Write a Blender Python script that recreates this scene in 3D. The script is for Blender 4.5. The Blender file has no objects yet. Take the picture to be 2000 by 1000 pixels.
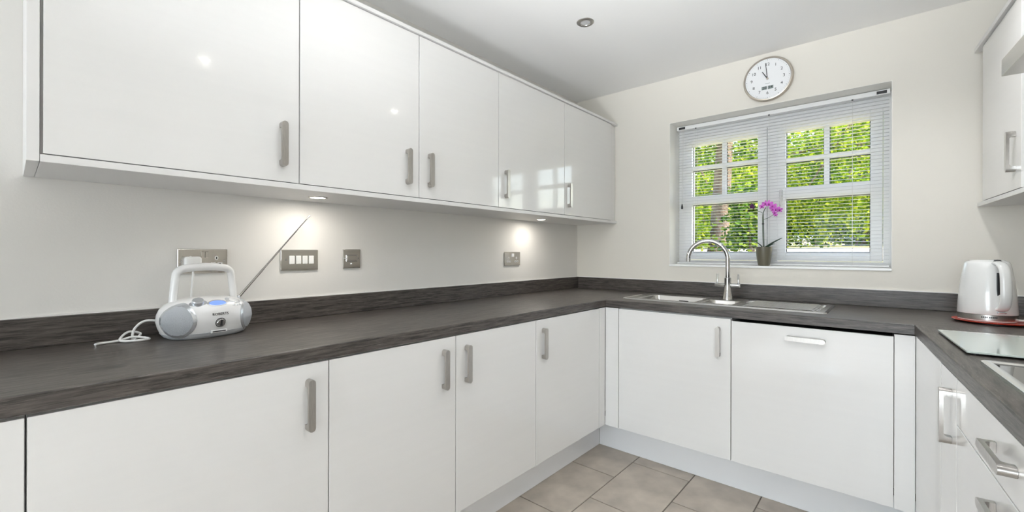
import bpy, bmesh, math, random
import numpy as np
from mathutils import Matrix, Vector
sc = bpy.context.scene
C = sc.collection
R = math.radians
PI = math.pi
random.seed(5)

# ------------------------------------------------------------------ camera
cam_d = bpy.data.cameras.new('camera'); cam = bpy.data.objects.new('camera', cam_d); C.objects.link(cam)
cam_d.sensor_width = 36.0; cam_d.lens = 852.29 * 36 / 2000; cam_d.shift_y = -7.25 / 2000
cam_d.clip_start = 0.02; cam_d.clip_end = 400
cam.matrix_world = (Matrix.Translation((1.8587, -2.9271, 1.1849)) @ Matrix.Rotation(R(40.922), 4, 'Z')
                    @ Matrix.Rotation(R(90), 4, 'X') @ Matrix.Rotation(R(0.1217), 4, 'Z'))
sc.camera = cam
sc.cycles.max_bounces = 12; sc.cycles.diffuse_bounces = 8; sc.cycles.glossy_bounces = 6; sc.cycles.transparent_max_bounces = 16
# ------------------------------------------------------------------ world, sun, daylight, exposure
sc.view_settings.view_transform = 'Standard'; sc.view_settings.look = 'None'
sc.view_settings.exposure = 0.95; sc.view_settings.gamma = 1.0; sc.view_settings.use_curve_mapping = False
w = bpy.data.worlds.new('sky'); sc.world = w; w.use_nodes = True
nt = w.node_tree; bg = nt.nodes['Background']
sky = nt.nodes.new('ShaderNodeTexSky'); sky.sky_type = 'NISHITA'; sky.sun_disc = False
sky.sun_elevation = R(48); sky.sun_rotation = R(83); sky.air_density = 1.3; sky.dust_density = 2.5
nt.links.new(sky.outputs[0], bg.inputs[0]); bg.inputs[1].default_value = 0.50


def lamp(name, kind, loc, target, energy, color=(1, 1, 1), **kw):
    d = bpy.data.lights.new(name, kind); d.energy = energy; d.color = color
    for k, v in kw.items(): setattr(d, k, v)
    o = bpy.data.objects.new(name, d); C.objects.link(o); o.location = loc
    o.rotation_euler = (Vector(target) - Vector(loc)).to_track_quat('-Z', 'Y').to_euler()
    return o


lamp('sun', 'SUN', (17, 2, 17), (0, 0, 0), 4.2, (1, .95, .86), angle=R(0.6))
# daylight arriving at the glazed patio doors behind the photographer
lamp('patio_daylight', 'AREA', (1.65, -9.25, 1.12), (1.65, 0, 1.12), 88, (.80, .90, 1.0), shape='RECTANGLE', size=2.3, size_y=2.1)

# ------------------------------------------------------------------ materials
def mat(name, col, rough=.5, metal=0., coat=0., spec=.5, bump=None, vary=None, emit=None, trans=0.):
    m = bpy.data.materials.new(name); m.use_nodes = True; n = m.node_tree; b = n.nodes['Principled BSDF']
    b.inputs['Base Color'].default_value = (*col, 1); b.inputs['Roughness'].default_value = rough
    b.inputs['Metallic'].default_value = metal; b.inputs['Coat Weight'].default_value = coat
    b.inputs['Coat Roughness'].default_value = .03
    b.inputs['Specular IOR Level'].default_value = spec
    b.inputs['Transmission Weight'].default_value = trans
    if emit: b.inputs['Emission Color'].default_value = (*emit[0], 1); b.inputs['Emission Strength'].default_value = emit[1]
    if vary:   # (scale vector, amount, detail)
        tc = n.nodes.new('ShaderNodeTexCoord'); mp = n.nodes.new('ShaderNodeMapping'); mp.inputs['Scale'].default_value = vary[0]
        nz = n.nodes.new('ShaderNodeTexNoise'); nz.inputs['Scale'].default_value = 1; nz.inputs['Detail'].default_value = vary[2]
        rp = n.nodes.new('ShaderNodeValToRGB'); a = vary[1]
        rp.color_ramp.elements[0].position = .3; rp.color_ramp.elements[1].position = .7
        rp.color_ramp.elements[0].color = (*[c * (1 - a) for c in col], 1); rp.color_ramp.elements[1].color = (*[min(1, c * (1 + a)) for c in col], 1)
        n.links.new(tc.outputs['Object'], mp.inputs[0]); n.links.new(mp.outputs[0], nz.inputs[0])
        n.links.new(nz.outputs[0], rp.inputs[0]); n.links.new(rp.outputs[0], b.inputs['Base Color'])
    if bump:   # (scale, strength, distance)
        tc = n.nodes.new('ShaderNodeTexCoord'); nz = n.nodes.new('ShaderNodeTexNoise'); nz.inputs['Scale'].default_value = bump[0]
        bp = n.nodes.new('ShaderNodeBump'); bp.inputs['Strength'].default_value = bump[1]; bp.inputs['Distance'].default_value = bump[2]
        n.links.new(tc.outputs['Object'], nz.inputs[0]); n.links.new(nz.outputs[0], bp.inputs['Height']); n.links.new(bp.outputs[0], b.inputs['Normal'])
    return m


def worktop_mat(name, scale):
    m = bpy.data.materials.new(name); m.use_nodes = True; n = m.node_tree; b = n.nodes['Principled BSDF']
    b.inputs['Roughness'].default_value = .36; b.inputs['Specular IOR Level'].default_value = .55
    tc = n.nodes.new('ShaderNodeTexCoord'); mp = n.nodes.new('ShaderNodeMapping'); mp.inputs['Scale'].default_value = scale
    n.links.new(tc.outputs['Object'], mp.inputs[0])
    def noise(s, det, rough, dist):
        nz = n.nodes.new('ShaderNodeTexNoise'); nz.inputs['Scale'].default_value = s; nz.inputs['Detail'].default_value = det
        nz.inputs['Roughness'].default_value = rough; nz.inputs['Distortion'].default_value = dist
        n.links.new(mp.outputs[0], nz.inputs[0]); return nz
    n1 = noise(1, 6, .65, .4); n2 = noise(3.2, 4, .7, .2)
    r1 = n.nodes.new('ShaderNodeValToRGB'); e = r1.color_ramp.elements
    e[0].position = .36; e[0].color = (.022, .0182, .017, 1); e[1].position = .66; e[1].color = (.128, .110, .098, 1)
    n.links.new(n1.outputs[0], r1.inputs[0])
    r2 = n.nodes.new('ShaderNodeValToRGB'); e = r2.color_ramp.elements
    e[0].position = .57; e[0].color = (0, 0, 0, 1); e[1].position = .70; e[1].color = (1, 1, 1, 1)
    n.links.new(n2.outputs[0], r2.inputs[0])
    mx = n.nodes.new('ShaderNodeMixRGB'); mx.inputs[2].default_value = (.23, .205, .185, 1)
    ml = n.nodes.new('ShaderNodeMath'); ml.operation = 'MULTIPLY'; ml.inputs[1].default_value = .6
    n.links.new(r2.outputs[0], ml.inputs[0]); n.links.new(ml.outputs[0], mx.inputs[0]); n.links.new(r1.outputs[0], mx.inputs[1])
    n.links.new(mx.outputs[0], b.inputs['Base Color'])
    bp = n.nodes.new('ShaderNodeBump'); bp.inputs['Strength'].default_value = .25; bp.inputs['Distance'].default_value = .0008
    n.links.new(n2.outputs[0], bp.inputs['Height']); n.links.new(bp.outputs[0], b.inputs['Normal'])
    return m


def glass_mat(name, tint=(1, 1, 1)):
    m = bpy.data.materials.new(name); m.use_nodes = True; n = m.node_tree
    for x in list(n.nodes): n.nodes.remove(x)
    out = n.nodes.new('ShaderNodeOutputMaterial'); tr = n.nodes.new('ShaderNodeBsdfTransparent'); gl = n.nodes.new('ShaderNodeBsdfGlossy')
    tr.inputs[0].default_value = (*tint, 1); gl.inputs['Roughness'].default_value = .02
    fr = n.nodes.new('ShaderNodeFresnel'); fr.inputs[0].default_value = 1.15; mx = n.nodes.new('ShaderNodeMixShader')
    n.links.new(fr.outputs[0], mx.inputs[0]); n.links.new(tr.outputs[0], mx.inputs[1]); n.links.new(gl.outputs[0], mx.inputs[2])
    n.links.new(mx.outputs[0], out.inputs[0]); return m


def leaf_mat(name, c0, c1, c2):
    m = bpy.data.materials.new(name); m.use_nodes = True; n = m.node_tree
    for x in list(n.nodes): n.nodes.remove(x)
    out = n.nodes.new('ShaderNodeOutputMaterial'); df = n.nodes.new('ShaderNodeBsdfDiffuse'); tl = n.nodes.new('ShaderNodeBsdfTranslucent')
    g = n.nodes.new('ShaderNodeNewGeometry'); rp = n.nodes.new('ShaderNodeValToRGB'); e = rp.color_ramp.elements
    e[0].color = (*c0, 1); e[1].color = (*c2, 1); k = e.new(.5); k.color = (*c1, 1)
    n.links.new(g.outputs['Random Per Island'], rp.inputs[0]); n.links.new(rp.outputs[0], df.inputs[0]); n.links.new(rp.outputs[0], tl.inputs[0])
    mx = n.nodes.new('ShaderNodeMixShader'); mx.inputs[0].default_value = .45
    n.links.new(df.outputs[0], mx.inputs[1]); n.links.new(tl.outputs[0], mx.inputs[2]); n.links.new(mx.outputs[0], out.inputs[0]); return m


M = dict(
    wall=mat('cream_wall_paint', (.80, .767, .70), .75, bump=(160, .12, .002)),
    wall_left=mat('left_wall_paint', (.79, .775, .745), .75, bump=(160, .12, .002)),
    ceiling=mat('ceiling_paint', (.88, .88, .88), .55, bump=(90, .05, .002)),
    gloss=mat('white_gloss_door', (.79, .787, .78), .10, coat=.35, vary=((1.5, 1.5, 60), .006, 2)),
    carcass=mat('white_carcass_board', (.78, .775, .77), .4),
    plinth=mat('white_plinth', (.87, .88, .90), .3),
    nickel=mat('brushed_nickel', (.50, .48, .455), .30, 1., vary=((300, 300, 40), .06, 2)),
    chrome=mat('polished_chrome', (.58, .575, .57), .07, 1.),
    plate=mat('polished_plate', (.55, .52, .48), .09, 1.),
    steel=mat('brushed_steel', (.64, .63, .61), .24, 1., vary=((8, 300, 8), .05, 2)),
    top_y=worktop_mat('dark_wood_laminate_long', (95, 9, 160)),
    top_x=worktop_mat('dark_wood_laminate_cross', (9, 95, 160)),
    bounce_rug=mat('cream_bounce_wool', (.82, .81, .80), .95, bump=(400, .4, .004)),
    tile=mat('taupe_stone_tile', (.47, .415, .355), .42, vary=((7, 7, 7), .22, 6), bump=(60, .1, .002)),
    grout=mat('grey_grout', (.17, .15, .135), .85, vary=((40, 40, 40), .1, 3)),
    upvc=mat('white_upvc', (.93, .93, .93), .28),
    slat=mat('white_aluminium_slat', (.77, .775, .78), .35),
    cord=mat('white_cord', (.78, .78, .76), .7),
    dark=mat('dark_plastic', (.03, .03, .033), .4),
    glass=glass_mat('window_glass'),
    white=mat('white_plastic', (.82, .82, .81), .22, coat=.2),
    reveal=mat('daylit_reveal_paint', (.90, .89, .85), .5),
    caulk=mat('white_sealant', (.88, .87, .85), .4),
    champagne=mat('champagne_metal', (.50, .45, .39), .32, .85),
    face=mat('white_clock_face', (.86, .87, .88), .5),
    black=mat('black_print', (.012, .012, .014), .5),
    lcd=mat('grey_lcd', (.25, .30, .29), .3),
    lens=mat('grey_lamp_lens', (.55, .55, .56), .25),
    lit=mat('lit_lamp_lens', (1, 1, 1), .3, emit=((1, .95, .86), 14)),
    lit_down=mat('lit_downlight_lens', (1, 1, 1), .3, emit=((1, .96, .90), 45)),
    radio=mat('white_radio_shell', (.80, .80, .80), .25, coat=.25),
    radio_grey=mat('pale_grey_radio_trim', (.56, .58, .61), .35),
    grille=mat('grey_speaker_mesh', (.58, .61, .65), .45, .3, bump=(700, .9, .004)),
    silver=mat('silver_plastic', (.70, .73, .77), .25, .75),
    screen=mat('blue_backlit_screen', (.16, .25, .60), .2, emit=((.20, .36, 1.0), .30)),
    pot=mat('olive_glazed_pot', (.125, .115, .080), .32, vary=((20, 20, 3), .1, 2)),
    soil=mat('bark_compost', (.06, .04, .025), .9, vary=((60, 60, 60), .3, 3)),
    leaf=mat('dark_orchid_leaf', (.018, .060, .032), .35),
    stem=mat('dark_green_stem', (.035, .065, .03), .5),
    petal=mat('magenta_petal', (.62, .13, .60), .55, vary=((60, 60, 60), .25, 2)),
    petal_dark=mat('deep_magenta_lip', (.32, .01, .26), .5),
    bud=mat('dark_purple_bud', (.09, .012, .085), .5),
    kettle=mat('white_kettle_plastic', (.80, .80, .79), .16, coat=.4),
    red=mat('red_lacquer', (.62, .035, .012), .25, coat=.3),
    board=mat('frosted_green_glass', (.60, .68, .64), .08, coat=.6, spec=.6),
    board_edge=mat('green_glass_edge', (.10, .17, .14), .1),
    hobglass=mat('dark_ceramic_hob', (.05, .05, .05), .05, coat=1., spec=1.),
    frame_steel=mat('pale_steel_trim', (.78, .80, .80), .2, .9),
    bark=mat('brown_bark', (.16, .115, .08), .9, vary=((9, 9, 2), .4, 5), bump=(18, .8, .04)),
    leaf_a=leaf_mat('yellow_green_leaf', (.05, .11, .018), (.20, .32, .025), (.55, .60, .055)),
    leaf_b=leaf_mat('mid_green_leaf', (.022, .06, .016), (.085, .17, .025), (.34, .43, .055)),
    leaf_c=leaf_mat('dark_green_leaf', (.025, .07, .02), (.08, .17, .03), (.22, .33, .06)),
    grass=mat('dry_grass', (.40, .36, .13), .95, vary=((1.2, 1.2, 1.2), .4, 6)),
    gravel=mat('pale_gravel', (.36, .32, .27), .95, vary=((3, 3, 3), .15, 6)),
    car_white=mat('white_car_paint', (.75, .77, .80), .2, coat=.6), car_blue=mat('pale_blue_car_paint', (.42, .55, .68), .2, coat=.6),
    car_silver=mat('silver_car_paint', (.55, .57, .60), .2, .5, coat=.6), car_glass=mat('dark_car_glass', (.05, .07, .09), .08, coat=.6),
    tyre=mat('black_tyre', (.02, .02, .02), .8),
)

# ------------------------------------------------------------------ mesh helpers
class B:
    """collects shapes in some frame; fr maps local to world"""
    def __init__(s, fr=None): s.v = []; s.f = []; s.fr = fr or (lambda a, b, c: (a, b, c))
    def add(s, vs, fs):
        o = len(s.v); s.v += [s.fr(*p) for p in vs]; s.f += [tuple(i + o for i in f) for f in fs]; return s
    def box(s, x0, x1, y0, y1, z0, z1):
        vs = [(x, y, z) for z in (z0, z1) for (x, y) in ((x0, y0), (x1, y0), (x1, y1), (x0, y1))]
        return s.add(vs, [(0, 3, 2, 1), (4, 5, 6, 7), (0, 1, 5, 4), (1, 2, 6, 5), (2, 3, 7, 6), (3, 0, 4, 7)])
    def prism(s, pts, lo, hi, ax='z'):
        n = len(pts)
        def P(p, h): return (p[0], p[1], h) if ax == 'z' else ((p[0], h, p[1]) if ax == 'y' else (h, p[0], p[1]))
        vs = [P(p, lo) for p in pts] + [P(p, hi) for p in pts]
        return s.add(vs, [tuple(range(n))[::-1], tuple(range(n, 2 * n))] + [(i, (i + 1) % n, n + (i + 1) % n, n + i) for i in range(n)])
    def lathe(s, prof, c=(0, 0, 0), seg=32, ax='z', sx=1., sy=1., caps=True):
        vs = []; fs = []; n = len(prof)
        for k in range(seg):
            a = 2 * PI * k / seg
            for r, h in prof:
                x, y = r * math.cos(a) * sx, r * math.sin(a) * sy
                p = (x, y, h) if ax == 'z' else ((x, h, y) if ax == 'y' else (h, x, y))
                vs.append((c[0] + p[0], c[1] + p[1], c[2] + p[2]))
        for k in range(seg):
            for i in range(n - 1):
                a, b = k * n + i, ((k + 1) % seg) * n + i
                fs.append((a, b, b + 1, a + 1))
        if caps and prof[0][0] > 1e-6: fs.append(tuple(k * n for k in range(seg)))
        if caps and prof[-1][0] > 1e-6: fs.append(tuple(k * n + n - 1 for k in range(seg)))
        return s.add(vs, fs)
    def cyl(s, c, r, h0, h1, seg=24, ax='z'): return s.lathe([(r, h0), (r, h1)], c, seg, ax)
    def tube(s, path, rad, seg=10, aspect=None, up=None):
        P = [Vector(p) for p in path]; n = len(P)
        rad = rad if isinstance(rad, (list, tuple)) else [rad] * n
        T = [(P[min(i + 1, n - 1)] - P[max(i - 1, 0)]).normalized() for i in range(n)]
        u = Vector(up) if up else Vector((0, 0, 1))
        if abs(T[0].dot(u)) > .95: u = Vector((1, 0, 0)) if not up else u
        vs = []; fs = []; N = (u - T[0] * u.dot(T[0])).normalized()
        for i in range(n):
            N = (N - T[i] * N.dot(T[i])).normalized(); Bn = T[i].cross(N)
            a1, a2 = aspect or (1, 1)
            for k in range(seg):
                a = 2 * PI * k / seg
                vs.append(tuple(P[i] + (N * math.cos(a) * a1 + Bn * math.sin(a) * a2) * rad[i]))
        for i in range(n - 1):
            for k in range(seg):
                fs.append((i * seg + k, i * seg + (k + 1) % seg, (i + 1) * seg + (k + 1) % seg, (i + 1) * seg + k))
        fs.append(tuple(range(seg))[::-1]); fs.append(tuple(range((n - 1) * seg, n * seg)))
        return s.add(vs, fs)


WM = {}
def new(name, data, parent=None):
    o = bpy.data.objects.new(name, data); C.objects.link(o)
    if parent: o.parent = parent
    return o


def obj(name, b, m, parent=None, bevel=0, smooth=False, seg=2, weld=False, sub=0):
    me = bpy.data.meshes.new(name); bm = bmesh.new()
    vs = [bm.verts.new(v) for v in b.v]
    for f in b.f:
        try: bm.faces.new([vs[i] for i in f])
        except ValueError: pass
    if weld: bmesh.ops.remove_doubles(bm, verts=bm.verts, dist=1e-5)
    bmesh.ops.recalc_face_normals(bm, faces=bm.faces)
    if bevel:
        es = [e for e in bm.edges if len(e.link_faces) == 2 and e.calc_face_angle(0) > .5]
        bmesh.ops.bevel(bm, geom=es, offset=bevel, segments=seg, affect='EDGES', profile=.5, clamp_overlap=True)
    if smooth:
        for f in bm.faces: f.smooth = True
        for e in bm.edges:
            if len(e.link_faces) == 2 and e.calc_face_angle(0) > .7: e.smooth = False
    if parent is not None: bm.transform(WM[parent].inverted())
    bm.to_mesh(me); bm.free(); me.materials.append(M[m] if isinstance(m, str) else m)
    o = new(name, me, parent); WM[o] = WM[parent] if parent is not None else Matrix()
    return o


def tag(o, label, cat=None, group=None):
    o['label'] = label
    if cat: o['category'] = cat
    if group: o['group'] = group
    return o


def struct(o, label=None):
    o['kind'] = 'structure'
    if label: o['label'] = label
    return o


def thing(name, label, cat, loc, rotz=0, group=None):
    o = new(name, None); o.empty_display_size = .05; o.location = loc; o.rotation_euler = (0, 0, rotz)
    WM[o] = Matrix.Translation(loc) @ Matrix.Rotation(rotz, 4, 'Z')
    return tag(o, label, cat, group)


def text(name, s, size, m, parent, mw, extrude=.0003):
    cu = bpy.data.curves.new(name, 'FONT'); cu.body = s; cu.size = size; cu.align_x = 'CENTER'; cu.align_y = 'CENTER'; cu.extrude = extrude; cu.resolution_u = 3
    t = bpy.data.objects.new(name, cu); C.objects.link(t); bpy.context.view_layer.update()
    me = bpy.data.meshes.new_from_object(t.evaluated_get(bpy.context.evaluated_depsgraph_get()))
    bpy.data.objects.remove(t); bpy.data.curves.remove(cu)
    me.transform((WM[parent].inverted() if parent else Matrix()) @ mw); me.materials.clear(); me.materials.append(M[m])
    o = new(name, me, parent); WM[o] = WM[parent] if parent else Matrix(); return o


def basis(o, x, y, z):
    x, y, z = Vector(x), Vector(y), Vector(z); m = Matrix.Identity(4)
    for i in range(3): m[i][0], m[i][1], m[i][2], m[i][3] = x[i], y[i], z[i], o[i]
    return m


# ------------------------------------------------------------------ room measures
ZC = 2.361; ZT = .910; ZTB = .8715; ZU = .995
XE, XB, YE, YB = .606, .603, -.650, -.647
XP, YP = .501, -.530
XW = .3373; ZWB, ZWD, ZWDT, ZWT = 1.3974, 1.4154, 2.111, 2.127
YW0 = -2.8787; YB0 = -2.9051
OR = Vector((1.9294, YE, 0)); DR = Vector((.07877639, -.99689231, 0)); NR = Vector((.99689231, .07877639, 0)); AR = R(4.518)
def RR(t, n, z): p = OR + DR * t + NR * n; return (p.x, p.y, z)
FL = lambda s, d, z: (XB + d, s, z)            # left run: s along the wall, d out from the door fronts
FW = lambda s, d, z: (XW + d, s, z)            # wall units
FB = lambda s, d, z: (s, YB - d, z)            # run under the window
FR = lambda s, d, z: RR(s, .004 - d, z)        # run with the hob
FRW = lambda s, d, z: RR(s, .281 - d, z)       # wall unit above it
XR0 = OR.x + DR.x * -.66 + NR.x * .62          # right wall at the window wall

# ------------------------------------------------------------------ shell
WX0, WX1, WZ0, WZ1 = .7301, 1.8650, 1.094, 2.0585
b = B().box(-.2, WX0, 0, .30, 0, ZC).box(WX1, 2.9, 0, .30, 0, ZC).box(WX0, WX1, 0, .30, 0, WZ0).box(WX0, WX1, 0, .30, WZ1, ZC)
struct(obj('wall_back', b, 'wall'), 'cream painted wall around the kitchen window')
struct(obj('wall_left', B().box(-.2, 0, -9.2, 0, 0, ZC), 'wall_left'), 'cream painted wall behind the long worktop')
struct(obj('wall_right', B(RR).box(-.645, 8.7, .62, .82, 0, ZC), 'wall'), 'cream painted wall behind the kettle')
b = B().box(0, .3, -9.2, -9.0, 0, ZC).box(2.72, 3.4, -9.2, -9.0, 0, ZC).box(.3, 2.72, -9.2, -9.0, 2.2, ZC)
struct(obj('wall_rear', b, 'wall'), 'cream wall with patio door opening at the dining end')
struct(obj('ceiling', B().box(-.2, 3.6, -9.3, .3, ZC, ZC + .12), 'ceiling'), 'plain pale painted ceiling')
floor = struct(obj('floor', B().box(-.2, 3.6, -9.3, .3, -.14, -.004), 'grout'), 'taupe stone floor tiles with grey grout joints')
# tiles, each its own piece
TW, TL, G = .3135, .466, .0055
tm = {}
def tile_mesh(w_, l_):
    k = (round(w_, 3), round(l_, 3))
    if k not in tm:
        me = bpy.data.meshes.new('tile'); bm = bmesh.new(); bmesh.ops.create_cube(bm, size=1)
        bmesh.ops.scale(bm, vec=(w_, l_, .010), verts=bm.verts)
        bmesh.ops.bevel(bm, geom=[e for e in bm.edges if all(v.co.z > 0 for v in e.verts)], offset=.0012, segments=1, affect='EDGES')
        bm.to_mesh(me); bm.free(); me.materials.append(M['tile']); tm[k] = me
    return tm[k]
cols = [(.447, -.831), (.7604, -.616), (1.074, -.859), (1.3875, -.646), (1.701, -.90), (2.0145, -.69)]
for x0, j in cols:
    y1 = j + math.ceil((-.50 - j) / TL) * TL
    while y1 > -5.6:
        ya, yb = max(y1 - TL, -5.68), min(y1, -.505)
        if yb - ya > .02:
            o = new('tile', tile_mesh(TW - G, yb - ya - G), floor); o.location = (x0 + TW / 2, (ya + yb) / 2, -.005)
        y1 -= TL
# baseboards (plinths under the units)
b = B().box(XP - .016, XP, -3.505, YP, .001, .178)
struct(obj('baseboard_left', b, 'plinth', bevel=.001), 'white plinth under the long run of units')
b = B().box(XP + .001, OR.x + .10, YP, YP + .016, .001, .178)
struct(obj('baseboard_back', b, 'plinth', bevel=.001), 'white plinth under the sink and dishwasher units')
struct(obj('baseboard_right', B(RR).box(-.02, 3.0, .112, .128, .001, .178), 'plinth', bevel=.001), 'white plinth under the hob run')

# ------------------------------------------------------------------ handles and doors
def stadium(L, W, n=8):
    r = W / 2; h = L / 2 - r; pts = []
    for k in range(n + 1): a = PI * k / n; pts.append((r * math.cos(a), h + r * math.sin(a)))
    for k in range(n + 1): a = PI + PI * k / n; pts.append((r * math.cos(a), -h + r * math.sin(a)))
    return pts


def handle(fr, s, z, parent, horizontal=False, L=.148, Wd=.020, D=.025):
    """bow handle: two rounded feet carrying a flat bar, built around (s, z) on the door front"""
    def f2(a, c, d): return fr(s + a, d, z + c) if not horizontal else fr(s + c, d, z + a)
    b = B(f2); b.prism(stadium(L, Wd), .0165, D)
    r = Wd / 2; h = L / 2 - r; ft = h - .010
    for sg in (1, -1):
        pts = [(r * math.cos(PI * k / 8), sg * (h + r * math.sin(PI * k / 8))) for k in range(9)] + [(-r, sg * ft), (r, sg * ft)]
        b.prism(pts, .0003, .017)
        fil = []
        for k in range(6):   # rounded inner corner between foot and bar
            a = PI / 2 * k / 5; fil.append((.009 * (1 - math.sin(a)), .009 * (1 - math.cos(a))))
        prof = [(0, 0)] + fil
        vs = []
        for x in (-r, r):
            for (p, q) in prof: vs.append((x, sg * (ft - p + .0002), .0168 - q))
        n = len(prof); b.add(vs, [tuple(range(n)), tuple(range(n, 2 * n))] + [(i, (i + 1) % n, n + (i + 1) % n, n + i) for i in range(n)])
    return obj('handle', b, 'nickel', parent, smooth=True)


def door(fr, s0, s1, z0, z1, parent, hs=None, hz=None, horizontal=False, name='door', gap=.0017, th=.0185):
    d = obj(name, B(fr).box(s0 + gap, s1 - gap, -th, 0, z0 + gap, z1 - gap), 'gloss', parent, bevel=.0012)
    if hs is not None: handle(fr, hs, hz, d, horizontal)
    return d


def body(fr, s0, s1, depth, z0, z1, parent, th=.018, front=-.0195, top=True):
    """open-fronted carcass: two sides, top, bottom, back"""
    e = .0006
    b = B(fr).box(s0 + e, s0 + th, -depth, front, z0, z1).box(s1 - th, s1 - e, -depth, front, z0, z1)
    b.box(s0 + th, s1 - th, -depth, front, z0, z0 + th).box(s0 + th, s1 - th, -depth if top else front - .06, front, z1 - th, z1).box(s0 + th, s1 - th, -depth, -depth + .008, z0 + th, z1 - th)
    return obj('body', b, 'carcass', parent)


ZD0, ZD1 = .181, .866
HB, HW = .749, 1.5405
def base_unit(fr, s0, s1, doors, label, loc, rot=0, depth=.56, group='white base units', top=True):
    t = thing('base_cabinet', label, 'cabinet', loc, rot, group)
    body(fr, s0, s1, depth, .181, .868, t, top=top)
    for (a, c, hs) in doors: door(fr, a, c, ZD0, ZD1, t, hs, HB)
    return t


y = YB0
base_unit(FL, y - .6, y, [(y - .6, y, y - .54)], 'white gloss base unit at the open end of the long worktop', (.3, y - .3, 0))
base_unit(FL, y, y + .6, [(y, y + .6, y + .54)], 'single-door white base unit below the radio', (.3, y + .3, 0))
base_unit(FL, y + .6, y + 1.6, [(y + .6, y + 1.1, y + 1.04), (y + 1.1, y + 1.6, y + 1.155)], 'double-door white base unit with two facing handles', (.3, y + 1.1, 0))
base_unit(FL, y + 1.6, -.716, [(y + 1.6, -.716, y + 1.655)], 'narrow-looking single-door white base unit beside the corner post of the long run', (.3, -1.0, 0))
tag(obj('corner_post', B(FL).box(-.7145, -.6485, -.0185, 0, ZD0, ZD1), 'gloss', bevel=.001), 'white corner filler strip ending the long run of base units', 'filler')
tag(obj('corner_post', B(FB).box(XB + .0015, .6865, -.0185, 0, ZD0, ZD1), 'gloss', bevel=.001), 'white corner filler strip left of the sink unit door', 'filler')
base_unit(FB, .688, 1.2795, [(.688, 1.2795, 1.2225)], 'white base unit under the sink with upright handle', (.98, -.35, 0), depth=.50, top=False)
t = thing('dishwasher', 'integrated dishwasher behind a white door with a horizontal handle', 'dishwasher', (1.575, -.35, 0))
obj('body', B(FB).box(1.284, 1.866, -.55, -.022, .19, .855), 'steel', t)
door(FB, 1.2795, 1.871, ZD0, .858, t, 1.5775, .806, True)
tag(obj('corner_post', B(FB).box(1.8712, OR.x + .003, -.0185, 0, ZD0, ZD1), 'gloss', bevel=.001), 'white corner filler strip right of the dishwasher door', 'filler')
t = thing('base_cabinet', 'blank-fronted white corner unit below the chopping board', 'cabinet', RR(.25, .3, 0), AR, 'white base units')
obj('body', B(FR).box(.02, .489, -.58, -.02, .181, .868), 'carcass', t)
obj('front_panel', B(FR).box(-.0005, .4885, -.0185, 0, ZD0, ZD1), 'gloss', t, bevel=.0012)
base_unit(FR, .49, .69, [(.49, .69, .628)], 'slim white pull-out unit with upright handle next to the drawers', RR(.59, .3, 0), AR)
t = thing('drawer_unit', 'white drawer unit with horizontal handles under the hob', 'drawers', RR(1.09, .3, 0), AR)
body(FR, .69, 1.49, .56, .181, .868, t)
for z0, z1, hz in ((.746, ZD1, .808), (.465, .746, .690), (ZD0, .465, .41)): door(FR, .69, 1.49, z0, z1, t, 1.082, hz, True, name='drawer')
base_unit(FR, 1.49, 2.09, [(1.49, 2.09, 1.55)], 'white base unit adjoining the drawer unit under the hob', RR(1.79, .3, 0), AR)
base_unit(FR, 2.09, 2.985, [(2.09, 2.54, 2.485), (2.54, 2.985, 2.595)], 'white double-door base unit ending the hob run', RR(2.54, .3, 0), AR)

# ------------------------------------------------------------------ wall units on the left
def wall_unit(s0, s1, doors, label):
    t = thing('wall_cabinet', label, 'cabinet', (.17, (s0 + s1) / 2, ZWD), 0, 'white wall units')
    body(FW, s0, s1, XW - .003, ZWD + .001, ZWDT - .001, t)
    for (a, c, hs) in doors: door(FW, a, c, ZWD + .001, ZWDT, t, hs, HW)
    return t


y = YW0
wall_unit(y, y + .6, [(y + .003, y + .6, y + .545)], 'white gloss wall unit above the radio, next to the open end panel')
wall_unit(y + .6, y + 1.6, [(y + .6, y + 1.1, y + 1.04), (y + 1.1, y + 1.6, y + 1.155)], 'double-door white wall unit with two facing handles')
wall_unit(y + 1.6, y + 2.2, [(y + 1.6, y + 2.2, y + 1.655)], 'single-door white wall unit mirroring the window blind')
wall_unit(y + 2.2, -.0765, [(y + 2.2, -.0765, y + 2.245)], 'single-door white wall unit beside the window wall')
tag(obj('corner_post', B().box(.30, .325, -.0755, -.001, ZWD + .001, ZWDT - .001), 'gloss', bevel=.001), 'narrow recessed filler between wall units and window wall', 'filler')
tag(obj('end_panel', B().box(.001, XW + .001, y - .0225, y - .0008, ZWB, ZWT), 'carcass', bevel=.0012), 'white end panel closing the row of wall units', 'panel')
tag(obj('underside_board', B().box(.001, XW + .001, y - .0002, -.001, ZWB, ZWD), 'carcass', bevel=.001), 'white board along the underside of the wall units', 'panel')
tag(obj('cornice_board', B().box(.001, .346, y, -.001, ZWDT + .001, ZWT), 'carcass', bevel=.001), 'white cornice board on top of the wall units', 'panel')
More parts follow.
